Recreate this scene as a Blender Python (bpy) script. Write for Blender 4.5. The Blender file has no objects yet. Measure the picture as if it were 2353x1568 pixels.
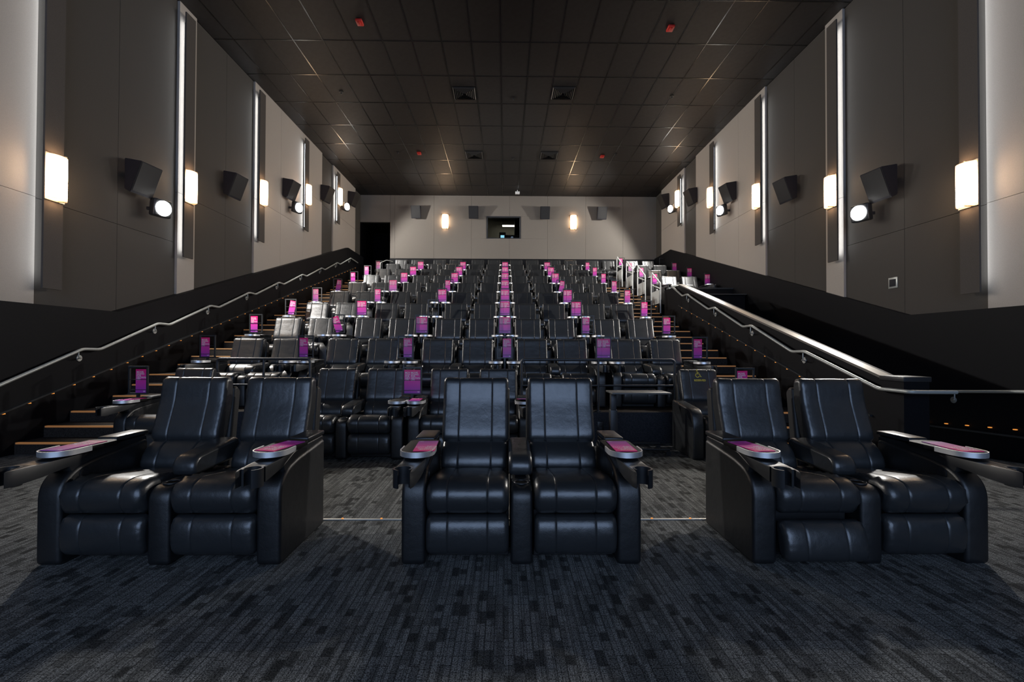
import bpy, bmesh, math, random
from mathutils import Matrix, Vector
random.seed(7)
SC = bpy.context.scene
COL = SC.collection
PI = math.pi
# ------------------------------------------------------------------ camera
F_PX, W_PX, H_PX = 1055.0, 2353.0, 1568.0
cam_d = bpy.data.cameras.new('camera'); cam = bpy.data.objects.new('camera', cam_d); COL.objects.link(cam)
cam_d.sensor_fit = 'HORIZONTAL'; cam_d.sensor_width = 36.0
cam_d.lens = F_PX / W_PX * 36.0
cam_d.clip_start = 0.05; cam_d.clip_end = 200
YAW, PITCH, ROLL = 0.011, 0.0125, 0.0033
cam.matrix_world = (Matrix.Translation((0, 0, 1.33)) @ Matrix.Rotation(-YAW, 4, 'Z')
                    @ Matrix.Rotation(PI / 2 + PITCH, 4, 'X') @ Matrix.Rotation(ROLL, 4, 'Z'))
cam_d.shift_x = 4.9 / W_PX; cam_d.shift_y = 4.0 / W_PX
SC.camera = cam
# ------------------------------------------------------------------ world, exposure
w = bpy.data.worlds.new('world'); SC.world = w; w.use_nodes = True
w.node_tree.nodes['Background'].inputs[0].default_value = (0, 0, 0, 1)
w.node_tree.nodes['Background'].inputs[1].default_value = 0
vs = SC.view_settings
vs.view_transform = 'Standard'; vs.look = 'None'; vs.gamma = 1.0; vs.use_curve_mapping = False
vs.exposure = 0.12
SC.cycles.max_bounces = 5; SC.cycles.diffuse_bounces = 3; SC.cycles.glossy_bounces = 2; SC.cycles.transmission_bounces = 3
SC.cycles.use_adaptive_sampling = True; SC.cycles.adaptive_threshold = 0.07
SC.cycles.caustics_reflective = False; SC.cycles.caustics_refractive = False
SC.cycles.sample_clamp_indirect = 4.0
# light levels
FLOOD_W = 640.0
FLOOD_COL = (1.0, 0.97, 0.92)
SCREEN_E = 3.1
SCONCE_E = 32.0
LED_E = 11.0
# ------------------------------------------------------------------ key measures (metres; x right, y away from the screen, z up)
XL, XR = -6.20, 6.50           # upper side walls
DL, DR = -6.05, 6.42           # black lower walls
YB, YF, ZC = 19.63, -9.0, 7.88
PITCH_Y, RISE = 1.40, 0.437
PAIR = 1.573
def row_z(k): return RISE * max(0, k - 2)
def row_front(k): return 5.48 + PITCH_Y * (k - 2)
def plat_y(k): return 6.47 + PITCH_Y * (k - 3)
SLOPE = RISE / PITCH_Y
def dado_z(y):
    return min(5.2, 1.885 + max(0.0, y - 7.25) * 0.316)

# ------------------------------------------------------------------ materials
def newmat(name):
    m = bpy.data.materials.new(name); m.use_nodes = True
    return m, m.node_tree, m.node_tree.nodes['Principled BSDF']
def simple(name, col, rough=0.5, metal=0.0, spec=0.5, emit=None, es=0.0, bump=None):
    m, nt, b = newmat(name)
    b.inputs['Base Color'].default_value = (*col, 1); b.inputs['Roughness'].default_value = rough
    b.inputs['Metallic'].default_value = metal; b.inputs['Specular IOR Level'].default_value = spec
    if emit:
        b.inputs['Emission Color'].default_value = (*emit, 1); b.inputs['Emission Strength'].default_value = es
    if bump:
        sc, st, dist = bump
        tc = nt.nodes.new('ShaderNodeTexCoord'); n = nt.nodes.new('ShaderNodeTexNoise')
        n.inputs['Scale'].default_value = sc; n.inputs['Detail'].default_value = 3
        bp = nt.nodes.new('ShaderNodeBump'); bp.inputs['Strength'].default_value = st; bp.inputs['Distance'].default_value = dist
        nt.links.new(tc.outputs['Object'], n.inputs['Vector']); nt.links.new(n.outputs['Fac'], bp.inputs['Height'])
        nt.links.new(bp.outputs['Normal'], b.inputs['Normal'])
    return m
def mottled(name, c1, c2, scale, rough, bump=(0.2, 0.004), spec=0.3, detail=4):
    m, nt, b = newmat(name)
    tc = nt.nodes.new('ShaderNodeTexCoord'); n = nt.nodes.new('ShaderNodeTexNoise')
    n.inputs['Scale'].default_value = scale; n.inputs['Detail'].default_value = detail
    r = nt.nodes.new('ShaderNodeValToRGB')
    r.color_ramp.elements[0].position = 0.35; r.color_ramp.elements[1].position = 0.65
    r.color_ramp.elements[0].color = (*c1, 1); r.color_ramp.elements[1].color = (*c2, 1)
    nt.links.new(tc.outputs['Object'], n.inputs['Vector']); nt.links.new(n.outputs['Fac'], r.inputs['Fac'])
    nt.links.new(r.outputs['Color'], b.inputs['Base Color'])
    bp = nt.nodes.new('ShaderNodeBump'); bp.inputs['Strength'].default_value = bump[0]; bp.inputs['Distance'].default_value = bump[1]
    nt.links.new(n.outputs['Fac'], bp.inputs['Height']); nt.links.new(bp.outputs['Normal'], b.inputs['Normal'])
    b.inputs['Roughness'].default_value = rough; b.inputs['Specular IOR Level'].default_value = spec
    return m

def leather(name, c, rough):
    m, nt, b = newmat(name)
    tc = nt.nodes.new('ShaderNodeTexCoord')
    v = nt.nodes.new('ShaderNodeTexVoronoi'); v.inputs['Scale'].default_value = 260
    n = nt.nodes.new('ShaderNodeTexNoise'); n.inputs['Scale'].default_value = 14; n.inputs['Detail'].default_value = 5
    for t in (v, n): nt.links.new(tc.outputs['Object'], t.inputs['Vector'])
    b1 = nt.nodes.new('ShaderNodeBump'); b1.inputs['Strength'].default_value = 0.12; b1.inputs['Distance'].default_value = 0.002
    b2 = nt.nodes.new('ShaderNodeBump'); b2.inputs['Strength'].default_value = 0.22; b2.inputs['Distance'].default_value = 0.012
    nt.links.new(v.outputs['Distance'], b1.inputs['Height']); nt.links.new(n.outputs['Fac'], b2.inputs['Height'])
    nt.links.new(b1.outputs['Normal'], b2.inputs['Normal']); nt.links.new(b2.outputs['Normal'], b.inputs['Normal'])
    mr = nt.nodes.new('ShaderNodeMapRange'); mr.inputs['To Min'].default_value = rough - 0.05; mr.inputs['To Max'].default_value = rough + 0.07
    nt.links.new(n.outputs['Fac'], mr.inputs['Value']); nt.links.new(mr.outputs['Result'], b.inputs['Roughness'])
    b.inputs['Base Color'].default_value = (*c, 1); b.inputs['Specular IOR Level'].default_value = 0.85
    return m

def carpet():
    m, nt, b = newmat('carpet')
    L = nt.links.new
    tc = nt.nodes.new('ShaderNodeTexCoord')
    def brick(rot, w_, h_, off, sc_off, bias, mortar):
        mp = nt.nodes.new('ShaderNodeMapping'); mp.inputs['Rotation'].default_value = (0, 0, rot); mp.inputs['Location'].default_value = (sc_off, sc_off * 0.37, 0)
        L(tc.outputs['Object'], mp.inputs['Vector'])
        t = nt.nodes.new('ShaderNodeTexBrick')
        t.inputs['Scale'].default_value = 1.0; t.inputs['Brick Width'].default_value = w_; t.inputs['Row Height'].default_value = h_
        t.offset = off; t.offset_frequency = 3; t.squash = 0.6; t.squash_frequency = 2
        t.inputs['Mortar Size'].default_value = mortar; t.inputs['Mortar Smooth'].default_value = 0.3; t.inputs['Bias'].default_value = bias
        t.inputs['Color1'].default_value = (1, 1, 1, 1); t.inputs['Color2'].default_value = (0, 0, 0, 1); t.inputs['Mortar'].default_value = (0.12, 0.12, 0.12, 1)
        L(mp.outputs['Vector'], t.inputs['Vector'])
        return t
    t1 = brick(PI / 2, 0.10, 0.044, 0.37, 0.0, 0.0, 0.0035)
    t2 = brick(PI / 2, 0.27, 0.027, 0.61, 3.3, 0.0, 0.0028)
    r1 = nt.nodes.new('ShaderNodeValToRGB'); e = r1.color_ramp.elements
    e[0].position = 0.11; e[0].color = (0.38, 0.38, 0.38, 1); e[1].position = 0.15; e[1].color = (0.85, 0.85, 0.85, 1)
    x = r1.color_ramp.elements.new(1.0); x.color = (1.1, 1.1, 1.1, 1)
    L(t1.outputs['Color'], r1.inputs['Fac'])
    r2 = nt.nodes.new('ShaderNodeValToRGB'); e = r2.color_ramp.elements
    e[0].position = 0.15; e[0].color = (0.55, 0.55, 0.55, 1); e[1].position = 0.55; e[1].color = (1, 1, 1, 1)
    L(t2.outputs['Color'], r2.inputs['Fac'])
    sp = nt.nodes.new('ShaderNodeTexNoise'); sp.inputs['Scale'].default_value = 170; sp.inputs['Detail'].default_value = 3
    L(tc.outputs['Object'], sp.inputs['Vector'])
    rs = nt.nodes.new('ShaderNodeValToRGB'); e = rs.color_ramp.elements
    e[0].position = 0.36; e[0].color = (0.035, 0.037, 0.037, 1); e[1].position = 0.66; e[1].color = (0.34, 0.345, 0.335, 1)
    L(sp.outputs['Fac'], rs.inputs['Fac'])
    m1 = nt.nodes.new('ShaderNodeMix'); m1.data_type = 'RGBA'; m1.blend_type = 'MULTIPLY'; m1.inputs[0].default_value = 1
    L(rs.outputs['Color'], m1.inputs[6]); L(r1.outputs['Color'], m1.inputs[7])
    m2 = nt.nodes.new('ShaderNodeMix'); m2.data_type = 'RGBA'; m2.blend_type = 'MULTIPLY'; m2.inputs[0].default_value = 1
    L(m1.outputs[2], m2.inputs[6]); L(r2.outputs['Color'], m2.inputs[7])
    L(m2.outputs[2], b.inputs['Base Color'])
    bp = nt.nodes.new('ShaderNodeBump'); bp.inputs['Strength'].default_value = 0.5; bp.inputs['Distance'].default_value = 0.006
    L(sp.outputs['Fac'], bp.inputs['Height']); L(bp.outputs['Normal'], b.inputs['Normal'])
    b.inputs['Roughness'].default_value = 0.95; b.inputs['Specular IOR Level'].default_value = 0.1
    return m

def menu_mat():
    m, nt, b = newmat('menu_print')
    tc = nt.nodes.new('ShaderNodeTexCoord'); sx = nt.nodes.new('ShaderNodeSeparateXYZ')
    mr = nt.nodes.new('ShaderNodeMapRange'); mr.inputs['From Min'].default_value = -0.15; mr.inputs['From Max'].default_value = 0.15
    r = nt.nodes.new('ShaderNodeValToRGB')
    e = r.color_ramp.elements
    e[0].position = 0.0; e[0].color = (0.38, 0.06, 0.46, 1); e[1].position = 1.0; e[1].color = (0.9, 0.02, 0.20, 1)
    x = e.new(0.5); x.color = (0.76, 0.05, 0.40, 1)
    nt.links.new(tc.outputs['Object'], sx.inputs[0]); nt.links.new(sx.outputs['Y'], mr.inputs['Value'])
    nt.links.new(mr.outputs['Result'], r.inputs['Fac']); nt.links.new(r.outputs['Color'], b.inputs['Base Color'])
    b.inputs['Roughness'].default_value = 0.35
    return m

def sconce_mat():
    m, nt, b = newmat('sconce_glass')
    tc = nt.nodes.new('ShaderNodeTexCoord'); sx = nt.nodes.new('ShaderNodeSeparateXYZ'); nt.links.new(tc.outputs['Object'], sx.inputs[0])
    ab = nt.nodes.new('ShaderNodeMath'); ab.operation = 'ABSOLUTE'; nt.links.new(sx.outputs['Z'], ab.inputs[0])
    r = nt.nodes.new('ShaderNodeValToRGB'); e = r.color_ramp.elements
    e[0].position = 0.10; e[0].color = (1.0, 0.72, 0.46, 1); e[1].position = 0.29; e[1].color = (0.05, 0.022, 0.009, 1)
    x = e.new(0.2); x.color = (0.7, 0.40, 0.20, 1)
    nt.links.new(ab.outputs[0], r.inputs['Fac']); nt.links.new(r.outputs['Color'], b.inputs['Emission Color'])
    b.inputs['Emission Strength'].default_value = SCONCE_E; b.inputs['Base Color'].default_value = (0.9, 0.85, 0.75, 1); b.inputs['Roughness'].default_value = 0.3
    return m

M = {
 'leather': leather('leather', (0.024, 0.0255, 0.027), 0.31),
 'leather_side': leather('leather_side', (0.0065, 0.007, 0.008), 0.44),
 'plastic': simple('black_plastic', (0.016, 0.017, 0.019), 0.38, bump=(300, 0.05, 0.001)),
 'traytop': simple('tray_top', (0.012, 0.011, 0.010), 0.6, 0.0, 0.15),
 'shell': simple('back_shell', (0.012, 0.012, 0.013), 0.5),
 'chrome': simple('brushed_metal', (0.88, 0.89, 0.91), 0.42, 0.85),
 'steel': simple('satin_steel', (0.62, 0.64, 0.62), 0.38, 0.85),
 'pewter': simple('pewter_paint', (0.42, 0.44, 0.42), 0.38, 0.35),
 'whitepaint': simple('white_paint', (0.72, 0.74, 0.72), 0.4),
 'frame': simple('black_frame', (0.035, 0.036, 0.039), 0.42, 0.3),
 'carpet': carpet(),
 'stepcarpet': mottled('step_carpet', (0.018, 0.014, 0.012), (0.05, 0.043, 0.038), 120, 0.95, (0.4, 0.004), 0.1),
 'riser': mottled('riser_face', (0.016, 0.017, 0.022), (0.032, 0.033, 0.04), 60, 0.8, (0.2, 0.003)),
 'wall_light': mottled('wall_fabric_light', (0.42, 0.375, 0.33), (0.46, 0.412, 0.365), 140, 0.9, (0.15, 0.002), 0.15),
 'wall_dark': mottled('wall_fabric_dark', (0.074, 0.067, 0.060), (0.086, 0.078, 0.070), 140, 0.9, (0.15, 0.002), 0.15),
 'wall_back': mottled('wall_fabric_back', (0.18, 0.163, 0.144), (0.20, 0.181, 0.16), 140, 0.9, (0.15, 0.002), 0.15),
 'fin': mottled('fin_fabric', (0.085, 0.074, 0.066), (0.10, 0.088, 0.078), 140, 0.85, (0.1, 0.002), 0.2),
 'dado': mottled('black_wall', (0.0028, 0.0032, 0.0048), (0.0046, 0.005, 0.007), 90, 0.6, (0.1, 0.002), 0.16),
 'void': simple('black_void', (0.002, 0.002, 0.003), 0.9, spec=0.05),
 'tile': mottled('ceiling_tile', (0.020, 0.0185, 0.018), (0.026, 0.024, 0.0235), 9, 0.55, (0.05, 0.003), 0.25),
 'grid': simple('ceiling_grid', (0.02, 0.019, 0.018), 0.25, 0.3),
 'vent': simple('vent_metal', (0.012, 0.012, 0.012), 0.5),
 'ventblade': simple('vent_blade', (0.03, 0.03, 0.03), 0.4),
 'red': simple('red_plastic', (0.55, 0.03, 0.02), 0.4),
 'white': simple('white_plastic', (0.8, 0.8, 0.8), 0.4),
 'speaker': mottled('speaker_box', (0.012, 0.012, 0.017), (0.022, 0.022, 0.029), 200, 0.7, (0.2, 0.002), 0.3),
 'sconce': sconce_mat(),
 'sconce_metal': simple('sconce_metal', (0.45, 0.38, 0.3), 0.35, 0.8),
 'led': simple('led_strip', (0.8, 0.8, 0.8), 0.4, emit=(0.88, 0.94, 1.0), es=LED_E),
 'floodlens': simple('flood_lens', (0.9, 0.9, 0.9), 0.2, emit=(1, 0.99, 0.96), es=60.0),
 'amber': simple('amber_led', (0.8, 0.4, 0.1), 0.4, emit=(1.0, 0.33, 0.05), es=0.6),
 'nosing': simple('step_nosing', (0.55, 0.36, 0.2), 0.35, 0.6, emit=(1.0, 0.40, 0.10), es=0.14),
 'cap': simple('wall_cap_metal', (0.30, 0.285, 0.26), 0.34, 0.9),
 'trimstrip': simple('trim_strip', (0.10, 0.11, 0.12), 0.3, 0.8),
 'floorstrip': simple('floor_strip', (0.7, 0.68, 0.62), 0.35, 0.5),
 'menu': menu_mat(),
 'ink': simple('white_ink', (0.85, 0.78, 0.82), 0.5),
 'gold': simple('gold_print', (0.8, 0.62, 0.06), 0.5),
 'tabletop': simple('table_top', (0.10, 0.10, 0.095), 0.42),
 'screen': simple('screen', (0.6, 0.6, 0.6), 0.8, emit=(0.47, 0.65, 1.0), es=SCREEN_E),
 'glass': simple('booth_glass', (0.02, 0.02, 0.02), 0.05),
 'boothwall': simple('booth_wall', (0.2, 0.2, 0.17), 0.8),
 'tube': simple('booth_tube', (1, 1, 1), 0.4, emit=(1, 0.92, 0.75), es=26.0),
 'lcd': simple('booth_screen', (0.2, 0.5, 0.6), 0.4, emit=(0.3, 0.7, 0.9), es=1.0),
 'outlet': simple('outlet_plate', (0.008, 0.008, 0.009), 0.4),
}
g = M['glass'].node_tree.nodes['Principled BSDF']; g.inputs['Transmission Weight'].default_value = 1.0; g.inputs['Base Color'].default_value = (0.9, 0.92, 0.92, 1); g.inputs['IOR'].default_value = 1.02

for n_ in ('amber', 'nosing', 'lcd'): M[n_].cycles.emission_sampling = 'NONE'
# ------------------------------------------------------------------ mesh helpers
def mesh_from(name, verts, faces, smooth=False):
    me = bpy.data.meshes.new(name); me.from_pydata(verts, [], faces); me.update()
    if smooth:
        me.polygons.foreach_set('use_smooth', [True] * len(me.polygons))
    return me
def fix_normals(me):
    bm = bmesh.new(); bm.from_mesh(me); bmesh.ops.recalc_face_normals(bm, faces=bm.faces); bm.to_mesh(me); bm.free()
def put(name, me, mat=None, parent=None, loc=(0, 0, 0), rot=(0, 0, 0), scale=(1, 1, 1)):
    o = bpy.data.objects.new(name, me); COL.objects.link(o)
    if mat is not None and not me.materials: me.materials.append(mat)
    if parent is not None: o.parent = parent
    o.location = loc; o.rotation_euler = rot; o.scale = scale
    return o
def empty(name, loc=(0, 0, 0), rz=0.0):
    o = bpy.data.objects.new(name, None); COL.objects.link(o); o.location = loc; o.rotation_euler = (0, 0, rz); o.empty_display_size = 0.1
    return o
def tag(o, label=None, cat=None, group=None, kind=None):
    if label: o['label'] = label
    if cat: o['category'] = cat
    if group: o['group'] = group
    if kind: o['kind'] = kind
    return o
_boxes = {}
def box_mesh(sx, sy, sz, bev=0.0, seg=2, mat=None):
    key = (round(sx, 4), round(sy, 4), round(sz, 4), bev, seg, mat.name if mat else '')
    if key in _boxes: return _boxes[key]
    bm = bmesh.new(); bmesh.ops.create_cube(bm, size=1.0)
    bmesh.ops.scale(bm, vec=(sx, sy, sz), verts=bm.verts)
    if bev > 0:
        bmesh.ops.bevel(bm, geom=list(bm.edges), offset=bev, segments=seg, affect='EDGES', profile=0.5)
    me = bpy.data.meshes.new('box'); bm.to_mesh(me); bm.free()
    if bev > 0 and seg > 1: me.polygons.foreach_set('use_smooth', [True] * len(me.polygons)); me.set_sharp_from_angle(angle=0.9)
    if mat: me.materials.append(mat)
    _boxes[key] = me
    return me
def box(name, x0, x1, y0, y1, z0, z1, mat, parent=None, bev=0.0, seg=2):
    me = box_mesh(x1 - x0, y1 - y0, z1 - z0, bev, seg, mat)
    return put(name, me, None, parent, ((x0 + x1) / 2, (y0 + y1) / 2, (z0 + z1) / 2))
def prism_x(name, prof, x0, x1, mat, parent=None):
    """polygon in (y,z) extruded along x"""
    n = len(prof)
    v = [(x0, p[0], p[1]) for p in prof] + [(x1, p[0], p[1]) for p in prof]
    f = [tuple(range(n)), tuple(range(2 * n - 1, n - 1, -1))] + [(i, (i + 1) % n, n + (i + 1) % n, n + i) for i in range(n)]
    me = mesh_from(name, v, f); fix_normals(me)
    return put(name, me, mat, parent)
def prism_z_mesh(name, prof, z0, z1, bev=0.0):
    n = len(prof)
    v = [(p[0], p[1], z0) for p in prof] + [(p[0], p[1], z1) for p in prof]
    f = [tuple(range(n)), tuple(range(2 * n - 1, n - 1, -1))] + [(i, (i + 1) % n, n + (i + 1) % n, n + i) for i in range(n)]
    me = mesh_from(name, v, f); fix_normals(me)
    if bev > 0:
        bm = bmesh.new(); bm.from_mesh(me)
        ed = [e for e in bm.edges if abs(e.verts[0].co.z - e.verts[1].co.z) < 1e-6]
        bmesh.ops.bevel(bm, geom=ed, offset=bev, segments=2, affect='EDGES', profile=0.5)
        bm.to_mesh(me); bm.free()
    me.polygons.foreach_set('use_smooth', [True] * len(me.polygons)); me.set_sharp_from_angle(angle=0.7)
    return me
def tube_mesh(name, pts, r, seg=8, fillet=0.0):
    P = [Vector(p) for p in pts]
    if fillet > 0:
        Q = [P[0]]
        for i in range(1, len(P) - 1):
            a, b_, c = P[i - 1], P[i], P[i + 1]
            d0 = min(fillet, (a - b_).length * 0.45); d1 = min(fillet, (c - b_).length * 0.45)
            p0 = b_ + (a - b_).normalized() * d0; p1 = b_ + (c - b_).normalized() * d1
            for t in (0, 0.25, 0.5, 0.75, 1):
                Q.append((1 - t) ** 2 * p0 + 2 * t * (1 - t) * b_ + t * t * p1)
        Q.append(P[-1]); P = Q
    verts, faces = [], []
    up = Vector((0, 0, 1)); prev = None
    for i, p in enumerate(P):
        if i == 0: t = (P[1] - P[0])
        elif i == len(P) - 1: t = P[-1] - P[-2]
        else: t = (P[i + 1] - p).normalized() + (p - P[i - 1]).normalized()
        t.normalize()
        if prev is None:
            a = t.cross(up)
            if a.length < 0.05: a = t.cross(Vector((0, 1, 0)))
        else:
            a = prev - t * prev.dot(t)
        a.normalize(); prev = a
        b_ = t.cross(a)
        for s in range(seg):
            ang = 2 * PI * s / seg
            verts.append(tuple(p + a * (r * math.cos(ang)) + b_ * (r * math.sin(ang))))
    n = len(P)
    for i in range(n - 1):
        for s in range(seg):
            s2 = (s + 1) % seg
            faces.append((i * seg + s, i * seg + s2, (i + 1) * seg + s2, (i + 1) * seg + s))
    faces.append(tuple(range(seg - 1, -1, -1))); faces.append(tuple((n - 1) * seg + s for s in range(seg)))
    me = mesh_from(name, verts, faces, True); fix_normals(me); me.set_sharp_from_angle(angle=1.0)
    return me
def cyl_mesh(name, r, h, seg=20, bev=0.0, axis='Z'):
    bm = bmesh.new(); bmesh.ops.create_cone(bm, cap_ends=True, radius1=r, radius2=r, depth=h, segments=seg)
    if bev > 0:
        ed = [e for e in bm.edges if abs(e.verts[0].co.z - e.verts[1].co.z) < 1e-6]
        bmesh.ops.bevel(bm, geom=ed, offset=bev, segments=2, affect='EDGES')
    if axis == 'X': bmesh.ops.rotate(bm, verts=bm.verts, matrix=Matrix.Rotation(PI / 2, 3, 'Y'))
    if axis == 'Y': bmesh.ops.rotate(bm, verts=bm.verts, matrix=Matrix.Rotation(PI / 2, 3, 'X'))
    me = bpy.data.meshes.new(name); bm.to_mesh(me); bm.free()
    me.polygons.foreach_set('use_smooth', [True] * len(me.polygons)); me.set_sharp_from_angle(angle=0.8)
    return me
def round_poly(pts, rad, seg=4):
    out = []; n = len(pts)
    for i in range(n):
        a, b_, c = Vector(pts[i - 1]), Vector(pts[i]), Vector(pts[(i + 1) % n])
        r = rad[i] if isinstance(rad, (list, tuple)) else rad
        if r <= 0: out.append(tuple(b_)); continue
        d0 = min(r, (a - b_).length * 0.48); d1 = min(r, (c - b_).length * 0.48)
        p0 = b_ + (a - b_).normalized() * d0; p1 = b_ + (c - b_).normalized() * d1
        for k in range(seg + 1):
            t = k / seg
            q = (1 - t) ** 2 * p0 + 2 * t * (1 - t) * b_ + t * t * p1
            out.append((q.x, q.y))
    return out
def smooth_closed(ctrl, n):
    """closed Catmull-Rom through control points, n samples by arc length"""
    m = len(ctrl); pts = []
    for i in range(m):
        p0, p1, p2, p3 = [Vector(ctrl[(i + j) % m]) for j in (-1, 0, 1, 2)]
        for k in range(12):
            t = k / 12
            pts.append(0.5 * ((2 * p1) + (-p0 + p2) * t + (2 * p0 - 5 * p1 + 4 * p2 - p3) * t * t + (-p0 + 3 * p1 - 3 * p2 + p3) * t ** 3))
    L = [0]
    for i in range(len(pts)): L.append(L[-1] + (pts[(i + 1) % len(pts)] - pts[i]).length)
    out = []; j = 0
    for k in range(n):
        s = L[-1] * k / n
        while L[j + 1] < s: j += 1
        t = (s - L[j]) / max(1e-9, L[j + 1] - L[j])
        out.append(tuple(pts[j].lerp(pts[(j + 1) % len(pts)], t)))
    return out
def loft(name, prof, stations, inset=None):
    """closed (y,z) profile lofted along x; stations = [(x, inset)], inset(i, j) optional extra"""
    n = len(prof); P = [Vector(p) for p in prof]
    area = sum(P[i].x * P[(i + 1) % n].y - P[(i + 1) % n].x * P[i].y for i in range(n))
    N = []
    for i in range(n):
        e = (P[(i + 1) % n] - P[i - 1]); nn = Vector((e.y, -e.x))
        if area < 0: nn = -nn
        N.append(nn.normalized() if nn.length > 1e-9 else Vector((0, 0)))
    V, Fc = [], []
    for si, (x, d) in enumerate(stations):
        for i in range(n):
            dd = d + (inset(si, i, x) if inset else 0.0)
            q = P[i] - N[i] * dd
            V.append((x, q.x, q.y))
    for s in range(len(stations) - 1):
        for i in range(n):
            i2 = (i + 1) % n
            Fc.append((s * n + i, s * n + i2, (s + 1) * n + i2, (s + 1) * n + i))
    Fc.append(tuple(range(n - 1, -1, -1))); b0 = (len(stations) - 1) * n
    Fc.append(tuple(b0 + i for i in range(n)))
    me = mesh_from(name, V, Fc, True); fix_normals(me); me.set_sharp_from_angle(angle=1.1)
    for p in me.polygons:
        if len(p.vertices) > 4: p.use_smooth = False
    return me
def cushion(name, ctrl, w_, r, n=36, seams=(0.25, 0.75), groove=0.005, puff=0.002, gather=0.0):
    prof = smooth_closed(ctrl, n)
    h = w_ / 2
    xs = set()
    for t in (0, 0.06, 0.2, 0.4, 0.65, 1.0): xs.add(round(-h + r * t, 5)); xs.add(round(h - r * t, 5))
    for s in seams:
        for d in (-0.016, -0.007, -0.003, 0, 0.003, 0.007, 0.016): xs.add(round(-h + w_ * s + d, 5))
    xs.add(0.0); xs.add(round(-h + w_ * 0.15, 5)); xs.add(round(h - w_ * 0.15, 5)); xs.add(-w_ * 0.12); xs.add(w_ * 0.12)
    xs = sorted(xs); st = []
    for x in xs:
        e = h - abs(x)
        d = r - math.sqrt(max(0, r * r - (r - min(e, r)) ** 2)) if e < r else 0.0
        for s in seams:
            q = x - (-h + w_ * s)
            d += groove * math.exp(-(q / 0.0032) ** 2)
        bounds = [-h] + [-h + w_ * s for s in seams] + [h]
        for a, b_ in zip(bounds, bounds[1:]):
            if a <= x <= b_: d -= puff * math.sin(PI * (x - a) / (b_ - a))
        st.append((x, d))
    def ex(si, i, x):
        e = h - abs(x)
        if gather and 0.003 < e < 0.05:
            return gather * math.sin(i * 2.9 + (1.3 if x > 0 else 0)) * math.sin(PI * e / 0.05)
        return 0.0
    return loft(name, prof, st, ex)
def text_mesh(name, body, size, mat, align='LEFT', space=0.9, bold=0.0):
    c = bpy.data.curves.new(name, 'FONT'); c.body = body; c.size = size; c.align_x = align; c.space_line = space; c.offset = bold
    c.resolution_u = 2; c.fill_mode = 'FRONT'
    o = bpy.data.objects.new(name, c); COL.objects.link(o)
    dg = bpy.context.evaluated_depsgraph_get(); me = bpy.data.meshes.new_from_object(o.evaluated_get(dg))
    bpy.data.objects.remove(o); bpy.data.curves.remove(c)
    me.name = name; me.materials.clear(); me.materials.append(mat)
    return me
ORD = ['zeroth', 'first', 'second', 'third', 'fourth', 'fifth', 'sixth', 'seventh', 'eighth', 'ninth', 'tenth', 'eleventh', 'twelfth']

# ================================================================== THE ROOM
# ---- floor
fv = [(XL - .1, YF, 0), (XR + .1, YF, 0), (XR + .1, 4.7, 0), (4.34, 4.7, 0), (4.34, 6.6, 0), (XL - .1, 6.6, 0)]
fl = put('floor', mesh_from('floor', fv, [(0, 1, 2, 3, 4, 5)]), M['carpet']); tag(fl, 'dark grey patterned carpet at the foot of the seating', kind='structure')
rv = [(4.34, 4.7, 0), (XR + .1, 4.7, 0), (XR + .1, 12.6, -0.63), (4.34, 12.6, -0.63)]
tag(put('floor_ramp', mesh_from('floor_ramp', rv, [(0, 1, 2, 3)]), M['carpet']), 'carpeted exit ramp going down along the right wall', kind='structure')
# ---- stepped tiers
def tier_nosing(parent, x0, x1, y, z):
    box('step_nosing', x0, x1, y - 0.008, y + 0.028, z - 0.018, z + 0.003, M['nosing'], parent)
AL0, AL1 = DL, -4.74
AR0, AR1 = 3.17, 4.34
for k in range(3, 12):
    y0 = plat_y(k); z1 = row_z(k); y1 = plat_y(k + 1) + 0.02 if k < 11 else YB
    x1 = 4.34 if k < 8 else XR + 0.05
    t = box('floor_tier', DL - 0.1, x1, y0, y1, z1 - RISE - 0.05 if k > 3 else 0.0, z1, M['stepcarpet'])
    tag(t, '%s seating tier up from the carpeted floor' % ORD[k - 2], kind='structure')
    ty = Vector(t.location)
    fr = box('riser_face', AL1, AR0, y0 - 0.012, y0 - 0.002, z1 - RISE + 0.002, z1 - 0.002, M['riser']); fr.parent = t; fr.location = Vector(fr.location) - ty
    for (a0, a1, side) in ((AL0, AL1, 'left'), (AR0, AR1, 'right')):
        if k == 11 and side == 'right': continue
        e = empty('aisle_steps', (0, 0, 0)); tag(e, 'pair of carpeted aisle steps up to the %s tier, %s stairs' % (ORD[k - 2], side), kind='structure')
        zb = row_z(k - 1)
        box('step', a0, a1, y0 - 0.72, y0, zb - 0.02, zb + RISE / 3, M['stepcarpet'], e)
        box('step', a0, a1, y0 - 0.36, y0, zb + RISE / 3, zb + 2 * RISE / 3, M['stepcarpet'], e)
        for q in range(3):
            tier_nosing(e, a0 + 0.02, a1 - 0.02, y0 - 0.72 + 0.36 * q, zb + RISE / 3 * (q + 1))
# ---- black lower walls (dado)
def dado(name, x0, x1, label):
    pr = [(YF, -1.0), (YB, -1.0), (YB, dado_z(YB))]
    pr += [(17.74, 5.2), (7.25, 1.885), (YF, 1.885)]
    o = prism_x(name, pr, x0, x1, M['dado']); tag(o, label, kind='structure'); return o
wl = dado('wall_left_base', DL - 0.35, DL, 'black lower part of the left wall, rising with the stairs')
wr = dado('wall_right_base', DR, DR + 0.35, 'black lower part of the right wall, rising with the seating')
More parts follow.
